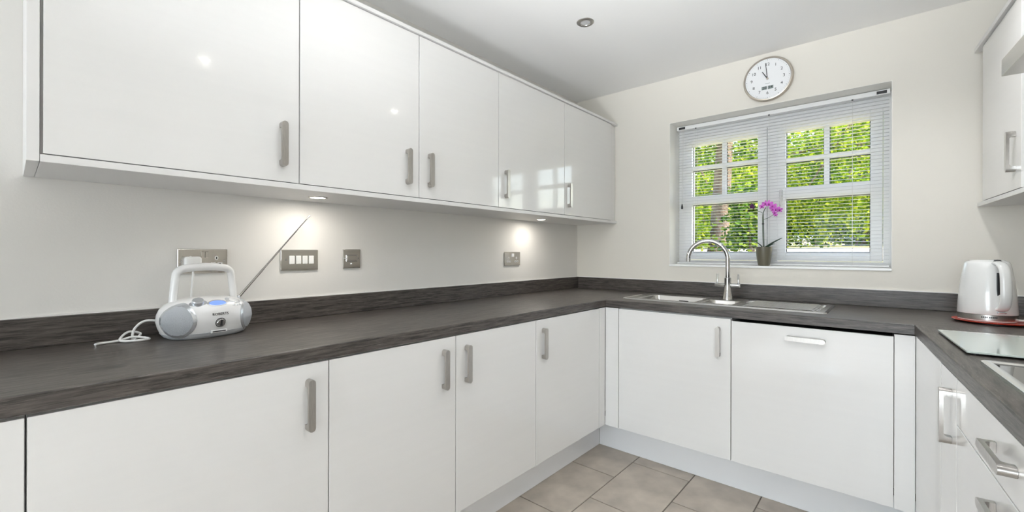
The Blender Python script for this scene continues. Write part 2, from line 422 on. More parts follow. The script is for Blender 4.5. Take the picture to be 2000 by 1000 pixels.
# wall unit above the kettle
t = thing('wall_cabinet', 'white wall unit above the kettle and hood side', 'cabinet', RR(-.3, .45, 1.4154), AR, 'white wall units')
body(FRW, -.535, -.035, .33, 1.4165, 2.104, t)
door(FRW, -.535, -.035, 1.4165, 2.105, t, -.100, 1.556)
tag(obj('underside_board', B(FRW).prism([(-.622, 0), (-.60, -.337), (0.0, -.337), (0.0, 0)], 1.3985, 1.4155), 'carcass'), 'white board under the wall unit above the kettle', 'panel')
tag(obj('cornice_board', B(FRW).prism([(-.626, .010), (-.60, -.337), (0.0, -.337), (0.0, .010)], 2.108, 2.126), 'carcass'), 'white cornice board on top of the unit above the kettle', 'panel')
tag(obj('corner_post', B(FRW).box(-.605, -.537, -.045, -.025, 1.4165, 2.106), 'gloss', bevel=.001), 'recessed filler between the window wall and the unit above the kettle', 'filler')

# ------------------------------------------------------------------ worktop, upstands
SX0, SX1, SY0, SY1 = .662, 1.628, -.515, -.125     # sink cut-out
def front_bevel(o, test, r=.004):
    bm = bmesh.new(); bm.from_mesh(o.data)
    mw = WM[o]
    es = [e for e in bm.edges if test(mw @ e.verts[0].co) and test(mw @ e.verts[1].co)]
    bmesh.ops.bevel(bm, geom=es, offset=r, segments=3, affect='EDGES', profile=.5)
    bm.to_mesh(o.data); bm.free()
wt = thing('worktop', 'dark wood-effect laminate worktop running round three sides', 'worktop', (.3, -1.5, ZTB))
o = obj('long_section', B().box(.001, XE, -3.51, -.001, ZTB, ZT), 'top_y', wt)
front_bevel(o, lambda p: abs(p.x - XE) < 1e-4 and p.z > ZTB - 1 and abs(p.z - ZT) < 1e-4)
xr = RR(0, .62, 0); wx = lambda yy: OR.x + NR.x * .62 + (yy - OR.y - NR.y * .62) / DR.y * DR.x
b = B().box(XE, SX0, YE, -.001, ZTB, ZT).box(SX0, SX1, YE, SY0, ZTB, ZT).box(SX0, SX1, SY1, -.001, ZTB, ZT)
b.prism([(SX1, YE), (OR.x, YE), (xr[0] - .001, xr[1]), (wx(-.001) - .001, -.001), (SX1, -.001)], ZTB, ZT)
o = obj('sink_section', b, 'top_x', wt)
front_bevel(o, lambda p: abs(p.y - YE) < 1e-4 and abs(p.z - ZT) < 1e-4)
o = obj('hob_section', B(RR).box(0, 3.0, 0, .619, ZTB, ZT), 'top_y', wt)
front_bevel(o, lambda p: abs((p - OR).dot(NR)) < 1e-4 and abs(p.z - ZT) < 1e-4)
t = tag(obj('upstand', B().box(.001, .02, -3.51, -.001, ZT + .0005, ZU), 'top_y', bevel=.0015), 'dark laminate upstand along the wall behind the radio', 'upstand')
obj('sealant', B().box(.001, .006, -3.51, -.021, ZU, ZU + .004), 'caulk', t)
t = tag(obj('upstand', B().box(.021, wx(-.02) - .002, -.02, -.001, ZT + .0005, ZU), 'top_x', bevel=.0015), 'dark laminate upstand below the window', 'upstand')
obj('sealant', B().box(.021, wx(-.02) - .002, -.006, -.001, ZU, ZU + .004), 'caulk', t)
tag(obj('upstand', B(RR).box(-.60, 3.0, .60, .619, ZT + .0005, ZU), 'top_y', bevel=.0015), 'dark laminate upstand on the wall behind hob and kettle', 'upstand')

# ------------------------------------------------------------------ window
win = thing('window_1', 'white two-light casement window with glazing bars', None, (1.3, .2, WZ0)); struct(win)
Y0, Y1 = .165, .235
GL, GR_ = (.822, 1.2265), (1.377, 1.7755)
b = B().box(WX0, .770, Y0 + .014, Y1, WZ0, WZ1).box(1.829, WX1, Y0 + .014, Y1, WZ0, WZ1)
b.box(.770, 1.829, Y0 + .014, Y1, WZ0, 1.135).box(.770, 1.829, Y0 + .014, Y1, 1.970, WZ1).box(1.279, 1.332, Y0 + .014, Y1, 1.135, 1.970)
obj('outer_frame', b, 'upvc', win)
for (g0, g1), (s0, s1), bx, hb, tr in ((GL, (.7715, 1.2775), 1.0255, 1.763, (1.514, 1.572)), (GR_, (1.3335, 1.8275), 1.579, 1.746, (1.512, 1.581))):
    sash = obj('sash', B().box(s0, g0, Y0, Y1 - .01, 1.137, 1.968).box(g1, s1, Y0, Y1 - .01, 1.137, 1.968).box(g0, g1, Y0, Y1 - .01, 1.137, 1.186).box(g0, g1, Y0, Y1 - .01, 1.921, 1.968).box(g0, g1, Y0, Y1 - .01, *tr), 'upvc', win, bevel=.003)
    w_ = .0125
    obj('glazing_bar', B().box(bx - w_, bx + w_, Y0 + .012, Y1 - .02, tr[1], 1.921), 'upvc', sash, bevel=.002)
    obj('glazing_bar', B().box(g0, g1, Y0 + .0125, Y1 - .0205, hb - w_, hb + w_), 'upvc', sash, bevel=.002)
    for (a, c, z0, z1) in ((g0, g1, 1.186, tr[0]), (g0, bx - w_, tr[1], hb - w_), (bx + w_, g1, tr[1], hb - w_), (g0, bx - w_, hb + w_, 1.921), (bx + w_, g1, hb + w_, 1.921)):
        obj('pane', B().box(a, c, .200, .204, z0, z1), 'glass', sash)
        e = .004   # dark rubber gasket round the pane
        obj('gasket', B().box(a, a + e, .196, .2, z0, z1).box(c - e, c, .196, .2, z0, z1).box(a + e, c - e, .196, .2, z0, z0 + e).box(a + e, c - e, .196, .2, z1 - e, z1), 'dark', sash)
h = obj('window_handle', B().box(1.345, 1.363, .152, .1655, 1.50, 1.57).box(1.348, 1.360, .140, .152, 1.47, 1.56), 'white', win, bevel=.004)
struct(obj('trim_1', B().box(WX0 - .0, WX1 + .0, -.006, .164, WZ0, 1.107), 'upvc', bevel=.002), 'white window sill board under the blind')

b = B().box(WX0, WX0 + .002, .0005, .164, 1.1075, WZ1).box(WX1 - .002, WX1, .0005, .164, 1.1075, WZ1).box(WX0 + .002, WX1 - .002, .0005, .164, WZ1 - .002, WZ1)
struct(obj('trim_2', b, 'reveal'), 'pale painted lining of the window recess, lightened to stand in for daylight')  # colour paler than the wall, daylight on the recess put into the paint
# venetian blind
BY = .125; BX0, BX1 = .738, 1.8575
bl = thing('venetian_blind', 'white aluminium venetian blind with open slats hung in the window recess', 'blind', (1.3, BY, 1.115))
hr = obj('head_rail', B().box(BX0, BX1, BY - .014, BY + .014, 2.028, 2.0525), 'upvc', bl, bevel=.001)
for x in (.772, 1.822): obj('bracket_clip', B().box(x - .02, x + .022, BY - .016, BY - .0141, 2.032, 2.047), 'dark', hr)
nsl = 47; z0, z1 = 1.132, 2.018
sm = None
prof = [(-.0125 + .025 * k / 4, .0018 * (1 - ((k - 2) / 2) ** 2)) for k in range(5)]
b = B(); n = 5
vs = [(x, yy, zz) for x in (-(BX1 - BX0) / 2 + .004, (BX1 - BX0) / 2 - .004) for (yy, zz) in prof + [(yy, zz - .0004) for yy, zz in prof[::-1]]]
b.add(vs, [tuple(range(10)), tuple(range(10, 20))] + [(i, (i + 1) % 10, 10 + (i + 1) % 10, 10 + i) for i in range(10)])
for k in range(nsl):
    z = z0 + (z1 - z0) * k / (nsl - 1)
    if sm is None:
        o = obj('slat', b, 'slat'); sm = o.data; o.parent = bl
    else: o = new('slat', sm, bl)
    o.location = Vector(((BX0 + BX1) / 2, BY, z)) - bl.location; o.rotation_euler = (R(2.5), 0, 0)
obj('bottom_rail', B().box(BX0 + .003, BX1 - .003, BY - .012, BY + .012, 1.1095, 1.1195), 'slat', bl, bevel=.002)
for x in (.865, 1.298, 1.70):
    obj('ladder_cord', B().box(x - .0006, x + .0006, BY - .0150, BY - .0138, 1.118, 2.03).box(x - .0006, x + .0006, BY + .0138, BY + .0150, 1.118, 2.03), 'cord', bl)
    obj('cord_stud', B().box(x - .004, x + .004, BY - .0158, BY - .0142, 2.022, 2.029), 'dark', bl)
pc = obj('pull_cord', B().tube([(.775, BY - .019, 2.03), (.776, BY - .019, 1.50)], .0012, 6).tube([(.786, BY - .019, 2.03), (.777, BY - .019, 1.50)], .0012, 6), 'cord', bl)
obj('cord_knob', B().lathe([(.002, .02), (.006, .004), (.007, -.012), (.004, -.016)], (.7765, BY - .019, 1.50), 12), 'dark', pc)

# ------------------------------------------------------------------ sink and tap
def rrect(x0, x1, y0, y1, r, n=5):
    pts = []
    for cx, cy, a0 in ((x1 - r, y1 - r, 0), (x0 + r, y1 - r, 90), (x0 + r, y0 + r, 180), (x1 - r, y0 + r, 270)):
        for k in range(n + 1): a = R(a0 + 90 * k / n); pts.append((cx + r * math.cos(a), cy + r * math.sin(a)))
    return pts
def loops(b, ls, close_last=True):
    n = len(ls[0]); vs = [p for l in ls for p in l]; fs = []
    for i in range(len(ls) - 1):
        for k in range(n): fs.append((i * n + k, i * n + (k + 1) % n, (i + 1) * n + (k + 1) % n, (i + 1) * n + k))
    if close_last: fs.append(tuple(range((len(ls) - 1) * n, len(ls) * n)))
    return b.add(vs, fs)
sk = thing('sink', 'stainless steel one-and-a-half bowl inset sink with ribbed drainer', 'sink', (1.14, -.32, ZT))
EX0, EX1, EY0, EY1 = .645, 1.645, -.528, -.112
zr = ZT + .0045
bowls = [(.715, 1.045, -.475, -.205, .15, .035), (1.075, 1.235, -.455, -.265, .09, .03)]
# deck: a grid of strips around the bowls plus drainer
dk = B()
xs = [EX0 + .012, .715, 1.045, 1.075, 1.235, 1.262, 1.612, EX1 - .012]; ya, yb = EY0 + .012, EY1 - .012
def strip(x0, x1, y0, y1, z=zr): dk.box(x0, x1, y0, y1, z - .0015, z)
strip(xs[0], .715, ya, yb); strip(.715, 1.045, ya, -.475); strip(.715, 1.045, -.205, yb); strip(1.045, 1.075, ya, yb)
strip(1.075, 1.235, ya, -.455); strip(1.075, 1.235, -.265, yb); strip(1.235, 1.262, ya, yb)
strip(1.262, 1.612, ya, -.480); strip(1.262, 1.612, -.160, yb); strip(1.612, xs[-1], ya, yb)
obj('deck', dk, 'steel', sk)
out = rrect(EX0, EX1, EY0, EY1, .02); inn = rrect(EX0 + .013, EX1 - .013, EY0 + .013, EY1 - .013, .012); mid = rrect(EX0 + .004, EX1 - .004, EY0 + .004, EY1 - .004, .018)
b = B(); loops(b, [[(x, yy, ZT + .0004) for x, yy in out], [(x, yy, ZT + .006) for x, yy in mid], [(x, yy, zr - .001) for x, yy in inn]], False)
obj('rim', b, 'chrome', sk, smooth=True)
for (x0, x1, y0, y1, dp, r) in bowls:
    b = B(); full = [(x0, y0), (x1, y0), (x1, y1), (x0, y1)]
    P0 = rrect(x0 + .0005, x1 - .0005, y0 + .0005, y1 - .0005, .004); P1 = rrect(x0 + .003, x1 - .003, y0 + .003, y1 - .003, r); P2 = rrect(x0 + .010, x1 - .010, y0 + .010, y1 - .010, r); P3 = rrect(x0 + .035, x1 - .035, y0 + .035, y1 - .035, r * .8)
    loops(b, [[(x, yy, zr) for x, yy in P0], [(x, yy, zr - .003) for x, yy in P1], [(x, yy, zr - dp + .02) for x, yy in P2], [(x, yy, zr - dp) for x, yy in P3]])
    bo = obj('bowl', b, 'steel', sk, smooth=True)
    obj('drain', B().lathe([(.0, .004), (.03, .004), (.036, .001), (.036, 0)], ((x0 + x1) / 2, (y0 + y1) / 2, zr - dp), 24), 'chrome', bo, smooth=True)
    if x0 < .8:
        ov = [((x0 + x1) / 2 + .02 + .028 * sx, zr - .035 + .011 * sz) for sx, sz in ((-1, -1), (1, -1), (1, 1), (-1, 1))]
        obj('overflow', B().box(ov[0][0], ov[1][0], y1 - .0085, y1 - .0045, ov[0][1], ov[2][1]), 'dark', bo, bevel=.003)
b = B(); b.box(1.262, 1.612, -.480, -.160, zr - .010, zr - .008)
b.box(1.262, 1.2635, -.48, -.16, zr - .01, zr).box(1.6105, 1.612, -.48, -.16, zr - .01, zr).box(1.262, 1.612, -.4815, -.48, zr - .01, zr).box(1.262, 1.612, -.16, -.1585, zr - .01, zr)
dr = obj('drainer_tray', b, 'steel', sk)
for k in range(6):
    yy = -.452 + .052 * k
    obj('drainer_rib', B().tube([(1.28, yy, zr - .0085), (1.30, yy, zr - .0015), (1.58, yy, zr - .0015), (1.60, yy, zr - .0085)], .0075, 10, aspect=(.8, 1)), 'chrome', dr, smooth=True)
# tap
tx, ty = 1.150, -.208
tp = thing('kitchen_tap', 'polished chrome mixer tap with swan-neck spout and two levers', 'tap', (tx, ty, zr))
obj('base', B().lathe([(.031, 0), (.031, .004), (.026, .02), (.021, .05), (.0185, .085), (.0185, .124), (.0135, .128)], (tx, ty, zr + .0005), 32), 'chrome', tp, smooth=True)
sd = Vector((-.985, -.17, 0)).normalized(); rr = .107; path = [Vector((tx, ty, 1.035)), Vector((tx, ty, 1.09)), Vector((tx, ty, 1.148))]
for k in range(1, 25): a = PI * k / 24 * 1.0; path.append(Vector((tx, ty, 1.148)) + sd * rr * (1 - math.cos(a)) + Vector((0, 0, rr * math.sin(a))))
path.append(path[-1] + Vector((0, 0, -.012)))
sp = obj('spout', B().tube(path, .0128, 16, up=(0, 1, 0)), 'chrome', tp, smooth=True)
obj('spout_tip', B().lathe([(.0125, 0), (.0125, .012), (.0116, .013)], tuple(path[-1] - Vector((0, 0, .004))), 16), 'chrome', sp, smooth=True)
cb = obj('crossbar', B().lathe([(.0105, -.068), (.0115, -.066), (.0115, .066), (.0105, .068)], (tx, ty, .998), 20, ax='x'), 'chrome', tp, smooth=True)
for s in (-1, 1): obj('lever', B().lathe([(.005, 0), (.005, .055), (.0042, .057)], (tx + s * .056, ty, 1.006), 14), 'chrome', tp, smooth=True)

# ------------------------------------------------------------------ wall clock
cx, cz, cr = 1.3155, 2.2015, .1285
ck = thing('wall_clock', 'round wall clock with champagne rim and white dial above the window', 'clock', (cx, -.001, cz))
obj('rim', B().lathe([(.0, -.001), (cr - .006, -.001), (cr, -.008), (cr, -.024), (cr - .004, -.033), (cr - .010, -.034), (cr - .0125, -.024)], (cx, 0, cz), 64, ax='y', caps=False), 'champagne', ck, smooth=True)
rf = cr - .0125
fc = obj('dial', B().lathe([(0, -.0275), (rf, -.0275), (rf, -.020)], (cx, 0, cz), 64, ax='y'), 'face', ck)
yf = -.0280
def dialm(x, z, rot=0): return basis((cx + x, yf, cz + z), (math.cos(rot), 0, math.sin(rot)), (-math.sin(rot), 0, math.cos(rot)), (0, -1, 0))
for k in range(1, 13):
    a = PI / 2 - k * PI / 6
    text('numeral', str(k), .0235, 'black', fc, dialm(.083 * math.cos(a), .083 * math.sin(a)))
b = B()
for k in range(60):
    a = k * PI / 30; L = .005 if k % 5 == 0 else .002; wd = .0009 if k % 5 == 0 else .0004
    c, s = math.cos(a), math.sin(a); r1 = .107
    q = [(cx + (r1 + i) * c - j * s, yf, cz + (r1 + i) * s + j * c) for i, j in ((0, -wd), (L, -wd), (L, wd), (0, wd))]
    b.add(q + [(x, yy - .0003, z) for x, yy, z in q], [(0, 1, 2, 3), (4, 5, 6, 7), (0, 1, 5, 4), (1, 2, 6, 5), (2, 3, 7, 6), (3, 0, 4, 7)])
obj('minute_marks', b, 'black', fc)
def hand(name, deg, r0, r1, wd, yy, m='black'):
    a = R(90 - deg); c, s = math.cos(a), math.sin(a); b = B()
    q = [(cx + i * c - j * s, yy, cz + i * s + j * c) for i, j in ((r0, -wd), (r1, -wd * .7), (r1, wd * .7), (r0, wd))]
    b.add(q + [(x, w2 - .0008, z) for x, w2, z in q], [(0, 1, 2, 3), (4, 5, 6, 7), (0, 1, 5, 4), (1, 2, 6, 5), (2, 3, 7, 6), (3, 0, 4, 7)])
    return obj(name, b, m, ck)
hand('hour_hand', 329, -.002, .052, .0026, -.0300); hand('minute_hand', 354, -.002, .092, .0019, -.0315)
obj('hub', B().lathe([(.006, -.0335), (.006, -.028)], (cx, 0, cz), 20, ax='y'), 'champagne', ck)
ld = obj('date_display', B().box(cx - .030, cx - .002, yf - .0008, yf, cz - .062, cz - .043).box(cx + .002, cx + .030, yf - .0008, yf, cz - .062, cz - .043), 'lcd', fc)
text('display_digits', '20', .021, 'black', ld, basis((cx - .016, yf - .001, cz - .0525), (1, 0, 0), (0, 0, 1), (0, -1, 0)))
text('display_digits', '24', .021, 'black', ld, basis((cx + .016, yf - .001, cz - .0525), (1, 0, 0), (0, 0, 1), (0, -1, 0)))
obj('printed_line', B().box(cx - .012, cx + .012, yf - .0003, yf, cz - .0285, cz - .0268), 'lcd', fc)

# ------------------------------------------------------------------ sockets and switches on the long wall
def plate(name, y0, y1, z0, z1, label, cat, group=None):
    t = thing(name, label, cat, (.001, (y0 + y1) / 2, (z0 + z1) / 2), 0, group)
    obj('plate', B().box(.001, .008, y0, y1, z0, z1), 'plate', t, bevel=.003, seg=3); return t
def screws(t, ys, z):
    for yy in ys: obj('screw', B().lathe([(0, .0095), (.0025, .0092), (.0032, .0081)], (0, yy, z), 12, ax='x'), 'chrome', t, smooth=True)
def outlet(t, yc, zc):
    o = obj('outlet', B().lathe([(0, .0088), (.0195, .0088), (.0205, .0075)], (0, yc, zc), 28, ax='x'), 'white', t)
    for dy, dz, w_, h_ in ((0, .010, .002, .004), (-.011, -.009, .0035, .002), (.011, -.009, .0035, .002)):
        obj('pin_hole', B().box(.0080, .0093, yc + dy - w_, yc + dy + w_, zc + dz - h_, zc + dz + h_), 'black', o)
def rocker(t, yc, zc, w_, h_, m='white', name='rocker', d=.0125):
    return obj(name, B().box(.0075, d, yc - w_ / 2, yc + w_ / 2, zc - h_ / 2, zc + h_ / 2), m, t, bevel=.0015)
def outlet_small(t, yc, zc):     # white pin shrouds on the steel plate
    o = obj('outlet', B().lathe([(0, .0090), (.0055, .0090), (.006, .0079)], (0, yc, zc + .010), 16, ax='x', sx=1, sy=1.35).box(.0079, .0090, yc - .018, yc - .003, zc - .016, zc - .006).box(.0079, .0090, yc + .003, yc + .018, zc - .016, zc - .006), 'white', t)
    for dy, dz, w_, h_ in ((0, .010, .0018, .004), (-.010, -.011, .0035, .0018), (.010, -.011, .0035, .0018)):
        obj('pin_hole', B().box(.0082, .0095, yc + dy - w_, yc + dy + w_, zc + dz - h_, zc + dz + h_), 'black', o)
t = plate('wall_socket', -2.547, -2.397, 1.108, 1.195, 'polished steel double socket behind the radio handle', 'socket', 'steel wall sockets')
outlet_small(t, -2.432, 1.152); outlet_small(t, -2.510, 1.152)
for yy in (-2.474, -2.462): rocker(t, yy, 1.174, .010, .022, 'plate')
screws(t, (-2.408, -2.536), 1.152)
t = plate('wall_socket', -.863, -.709, 1.099, 1.187, 'polished steel double socket near the corner of the walls', 'socket', 'steel wall sockets')
outlet_small(t, -.748, 1.137); outlet_small(t, -.824, 1.137)
for yy in (-.792, -.780): rocker(t, yy, 1.166, .010, .022)
screws(t, (-.722, -.850), 1.143)
t = plate('light_switch', -2.2105, -2.0585, 1.108, 1.1935, 'polished steel four-gang switch with white rockers', 'switch')
for k in range(4): rocker(t, -2.168 + .0262 * k, 1.152, .021, .034)
screws(t, (-2.190, -2.078), 1.152)
t = plate('fused_switch', -1.947, -1.861, 1.111, 1.198, 'small square polished steel fused switch', 'switch')
obj('switch_frame', B().box(.0078, .0105, -1.932, -1.878, 1.141, 1.172), 'chrome', t, bevel=.002)
rocker(t, -1.905, 1.1565, .046, .023, 'plate', d=.014)
obj('indicator_neon', B().lathe([(0, .011), (.003, .0105), (.004, .0078)], (0, -1.908, 1.132), 12, ax='x'), 'white', t)
screws(t, (-1.938, -1.872), 1.156)
pl = thing('power_plug', 'white mains plug pushed into the socket behind the radio', 'plug', (.0095, -2.505, 1.145))
obj('plug_body', B().box(.0100, .042, -2.533, -2.483, 1.118, 1.168), 'white', pl, bevel=.009, seg=3, smooth=True)
obj('plug_cable', B().tube([(.026, -2.507, 1.12), (.027, -2.507, 1.10), (.030, -2.512, 1.04), (.033, -2.516, .98), (.034, -2.52, .95)], .0032, 8), 'white', pl, smooth=True)

# ------------------------------------------------------------------ lights in the ceiling and under the wall units
def downlight(x, yy, lit, label, power=12, size=140):
    t = thing('downlight', label, 'downlight', (x, yy, ZC), 0, 'recessed ceiling downlights')
    obj('ring', B().lathe([(.024, -.001), (.026, -.006), (.038, -.0065), (.0435, -.003), (.044, -.0002)], (x, yy, ZC), 36), 'nickel', t, smooth=True)
    obj('lens', B().lathe([(0, -.0025), (.0245, -.0025), (.0245, -.0005)], (x, yy, ZC), 28), 'lit_down' if lit else 'lens', t)
    if lit:
        o = lamp('downlight_beam', 'SPOT', (x, yy, ZC - .012), (x, yy, 0), power, (.97, .985, 1.0), spot_size=R(size), spot_blend=.8, shadow_soft_size=.04)
        o.parent = t; o.location = (0, 0, -.012); o.rotation_euler = (0, 0, 0)
downlight(.68, -1.0, False, 'unlit nickel-ringed ceiling downlight in front of the wall units')
downlight(1.935, -.83, True, 'lit ceiling downlight over the kettle end')
downlight(1.979, -2.145, True, 'lit ceiling downlight over the hob run')
downlight(.75, -2.15, True, 'lit ceiling downlight over the radio end of the room', 3)
for yy, w_ in ((-3.75, 'nearest the kitchen units'), (-4.75, 'in the middle row'), (-5.75, 'nearest the patio doors')):  # unseen lamps added here to send bounce light into the kitchen
    downlight(.98, yy, True, 'unseen fill downlight added at the dining end, %s, wall side' % w_, 84, 62)
    downlight(1.75, yy, True, 'unseen fill downlight added at the dining end, %s, window side' % w_, 84, 62)
def puck(x, yy, label):
    t = thing('cabinet_light', label, 'light', (x, yy, ZWB), 0, 'spotlights under the wall units')
    obj('ring', B().lathe([(.026, -.0005), (.028, -.003), (.033, -.0035), (.036, -.0004)], (x, yy, ZWB), 32), 'nickel', t, smooth=True)
    obj('lens', B().lathe([(0, -.0022), (.0265, -.0022), (.0265, -.0004)], (x, yy, ZWB), 28), 'lit', t)
    o = lamp('cabinet_light_beam', 'AREA', (x, yy, ZWB - .01), (x, yy, 0), 0.45, (1, .94, .85), shape='DISK', size=.05)
    o.parent = t; o.location = (0, 0, -.01); o.rotation_euler = (0, 0, 0)
puck(.172, -2.137, 'lit spotlight under the wall units above the four-gang switch')
puck(.1575, -.678, 'lit spotlight under the wall units near the window corner')

# ------------------------------------------------------------------ radio
rc = Vector((.138, -2.497, ZT + .0005)); rn = Vector((.985, .171, 0)).normalized(); ru = Vector((-rn.y, rn.x, 0))
ra = thing('portable_radio', 'white portable radio with round speakers, raised carry handle and aerial', 'radio', tuple(rc), math.atan2(ru.y, ru.x))
RF = lambda u, v, z: tuple(rc + ru * u + rn * v + Vector((0, 0, z)))
A_, Bd = .132, .098; NS = 2.35
pz = [(.0, .76), (.006, .84), (.018, .915), (.035, .965), (.055, 1.0), (.075, .985), (.092, .93), (.105, .84), (.114, .72), (.120, .56), (.124, .36), (.126, .0)]
def sprof(z):
    for (z0_, s0_), (z1_, s1_) in zip(pz, pz[1:]):
        if z <= z1_: k = (z - z0_) / (z1_ - z0_); return s0_ + (s1_ - s0_) * k
    return 0
def spw(c): return math.copysign(abs(c) ** (2 / NS), c)
def S(th, z, off=0):
    def q(th, z): s = sprof(z); return Vector((A_ * s * spw(math.cos(th)), Bd * s * spw(math.sin(th)), z))
    p = q(th, z)
    if off:
        n = (q(th + .02, z) - q(th - .02, z)).cross(q(th, min(z + .003, .1255)) - q(th, max(z - .003, 0)))
        p = p + n.normalized() * off
    return p
def shell(name, zs, m, parent, off=0):
    b = B(RF); n = 72; ls = []
    for z in zs: ls.append([tuple(S(2 * PI * k / n + .001, z, off)) for k in range(n)])
    loops(b, ls); b.f.append(tuple(range(n)))
    return obj(name, b, m, parent, smooth=True)
zz = [0, .003, .006, .012, .018, .026, .035, .045, .055, .065, .075, .084, .092, .099, .105, .110, .114, .117, .120, .1225, .124, .1255]
bd = shell('shell', zz, 'radio', ra)
def patch(name, thc, zc_, dth, dz, m, parent, off=.0015, rings=5, ring=None, rot=0):
    """elliptic patch lying on the radio shell; ring=(inner) leaves an annulus"""
    b = B(RF); n = 32; ls = []
    def pt(r, k, o):
        a = 2 * PI * k / n; x, y_ = r * math.cos(a), r * math.sin(a); x, y_ = x * math.cos(rot) - y_ * math.sin(rot), x * math.sin(rot) + y_ * math.cos(rot)
        return tuple(S(thc - dth * x, min(max(zc_ + dz * y_, .001), .1245), o))
    ls.append([pt(1.0, k, -.002) for k in range(n)])
    rs = [1 - (1 - (ring or .02)) * i / rings for i in range(rings + 1)]
    for r in rs: ls.append([pt(r, k, off * (1 if r < .999 else .6)) for k in range(n)])
    if ring: ls.append([pt(ring, k, -.002) for k in range(n)]); loops(b, ls, False)
    else: loops(b, ls)
    return obj(name, b, m, parent, smooth=True)
for thc in (R(146), R(34)):
    patch('speaker_bezel', thc, .060, R(31), .0535, 'silver', ra, .0018, ring=.80)
    patch('speaker_grille', thc, .060, R(26.5), .0455, 'grille', ra, .0028)
b = B(RF); th = [R(20 + 140 * k / 40) for k in range(41)]
shell('base_band', [0, .003, .006, .010, .014, .019], 'radio_grey', ra, .0012)
def knob(name, thc, zc_, r, h_, m, parent):
    p = S(thc, zc_); n = (S(thc, zc_, .01) - p).normalized(); t1 = Vector((1, 0, 0)); t1 = (t1 - n * t1.dot(n)).normalized(); t2 = n.cross(t1)
    def f(a, c, d): q = p + t1 * a + t2 * c + n * d; return RF(*q)
    return obj(name, B(f).lathe([(r, -.004), (r, h_ * .7), (r * .88, h_), (0, h_)], (0, 0, 0), 28), m, parent, smooth=True), p, n, t1, t2
k1 = patch('knob_seat', R(118), .1115, R(15), .0085, 'silver', ra, .0012)
k, *_ = knob('tuning_knob', R(118), .1125, .0165, .011, 'silver', ra)
patch('display', R(90), .1085, R(13.5), .0085, 'silver', ra, .001, ring=.78)
patch('display_screen', R(90), .1085, R(10.5), .0066, 'screen', ra, .0012)
patch('button_pad', R(62), .1115, R(15), .0085, 'silver', ra, .0012)
k, *_ = knob('button', R(64), .1125, .0095, .003, 'radio', ra)
for i in range(4): patch('button', R(70 - 6 * i), .0985 - .001 * i, R(2.2), .0022, 'silver', ra, .0012)
patch('button', R(52), .0935, R(3), .0028, 'radio_grey', ra, .0014)
k, p, n, t1, t2 = knob('function_knob', R(90), .047, .0125, .006, 'chrome', ra)
q = p + n * .0065
def kf(a, c, d): v = q + t1 * a + t2 * c + n * d; return RF(*v)
obj('knob_pointer', B(kf).prism([(-.0012, -.011), (.0012, -.011), (.0028, .009), (-.0028, .009)], -.001, .0012), 'dark', k)
patch('knob_ring', R(90), .047, R(4.6), .0148, 'dark', ra, .0006, ring=.86)
def rtext(s, th_, z_, size):
    p = S(th_, z_); n = (S(th_, z_, .01) - p).normalized(); p = p + n * .0006
    xw = -ru; zw = (rn * n.y + Vector((0, 0, n.z)) + ru * n.x).normalized(); yw = zw.cross(ru).normalized()
    xw = ru; yw = zw.cross(xw)
    text('lettering', s, size, 'dark', ra, basis(RF(*p), xw, yw, zw), .0004)
rtext('ROBERTS', R(90), .0745, .0115)
b = B(RF); f_ = S(R(90), .021).y
obj('card_slot_frame', B(RF).box(-.026, .022, f_ - .012, f_ + .0025, .0145, .0245), 'radio', ra, bevel=.002)
obj('card_slot', B(RF).box(-.021, .017, f_ - .002, f_ + .0030, .0180, .0210), 'black', ra)
# carry handle
hp = []
def arc(c0, r_, a0, a1, n=6): return [(c0[0] + r_ * math.cos(R(a0 + (a1 - a0) * k / n)), c0[1] + r_ * math.sin(R(a0 + (a1 - a0) * k / n))) for k in range(n + 1)]
hp = [(-.0935, .080), (-.0915, .11), (-.089, .14), (-.085, .178)] + arc((-.055, .189), .030, 165, 95)[1:] + [(-.03, .2225), (0, .2240), (.03, .2225)] + arc((.055, .189), .030, 85, 15)[:-1] + [(.085, .178), (.089, .14), (.0915, .11), (.0935, .080)]
hp = [(u + .006, z) for u, z in hp]
hr_ = [.0140 + .0015 * math.cos(PI * (i / (len(hp) - 1) * 2 - 1)) for i in range(len(hp))]
obj('carry_handle', B(RF).tube([(u, -.022, z) for u, z in hp], hr_, 14, aspect=(1.15, .85), up=(0, 1, 0)), 'radio', ra, smooth=True)
for s in (-1, 1): obj('handle_pivot', B(RF).lathe([(0, .012), (.011, .010), (.012, -.012)], (s * .092 + .006, -.022, .096), 16, ax='x'), 'radio_grey', ra, smooth=True)
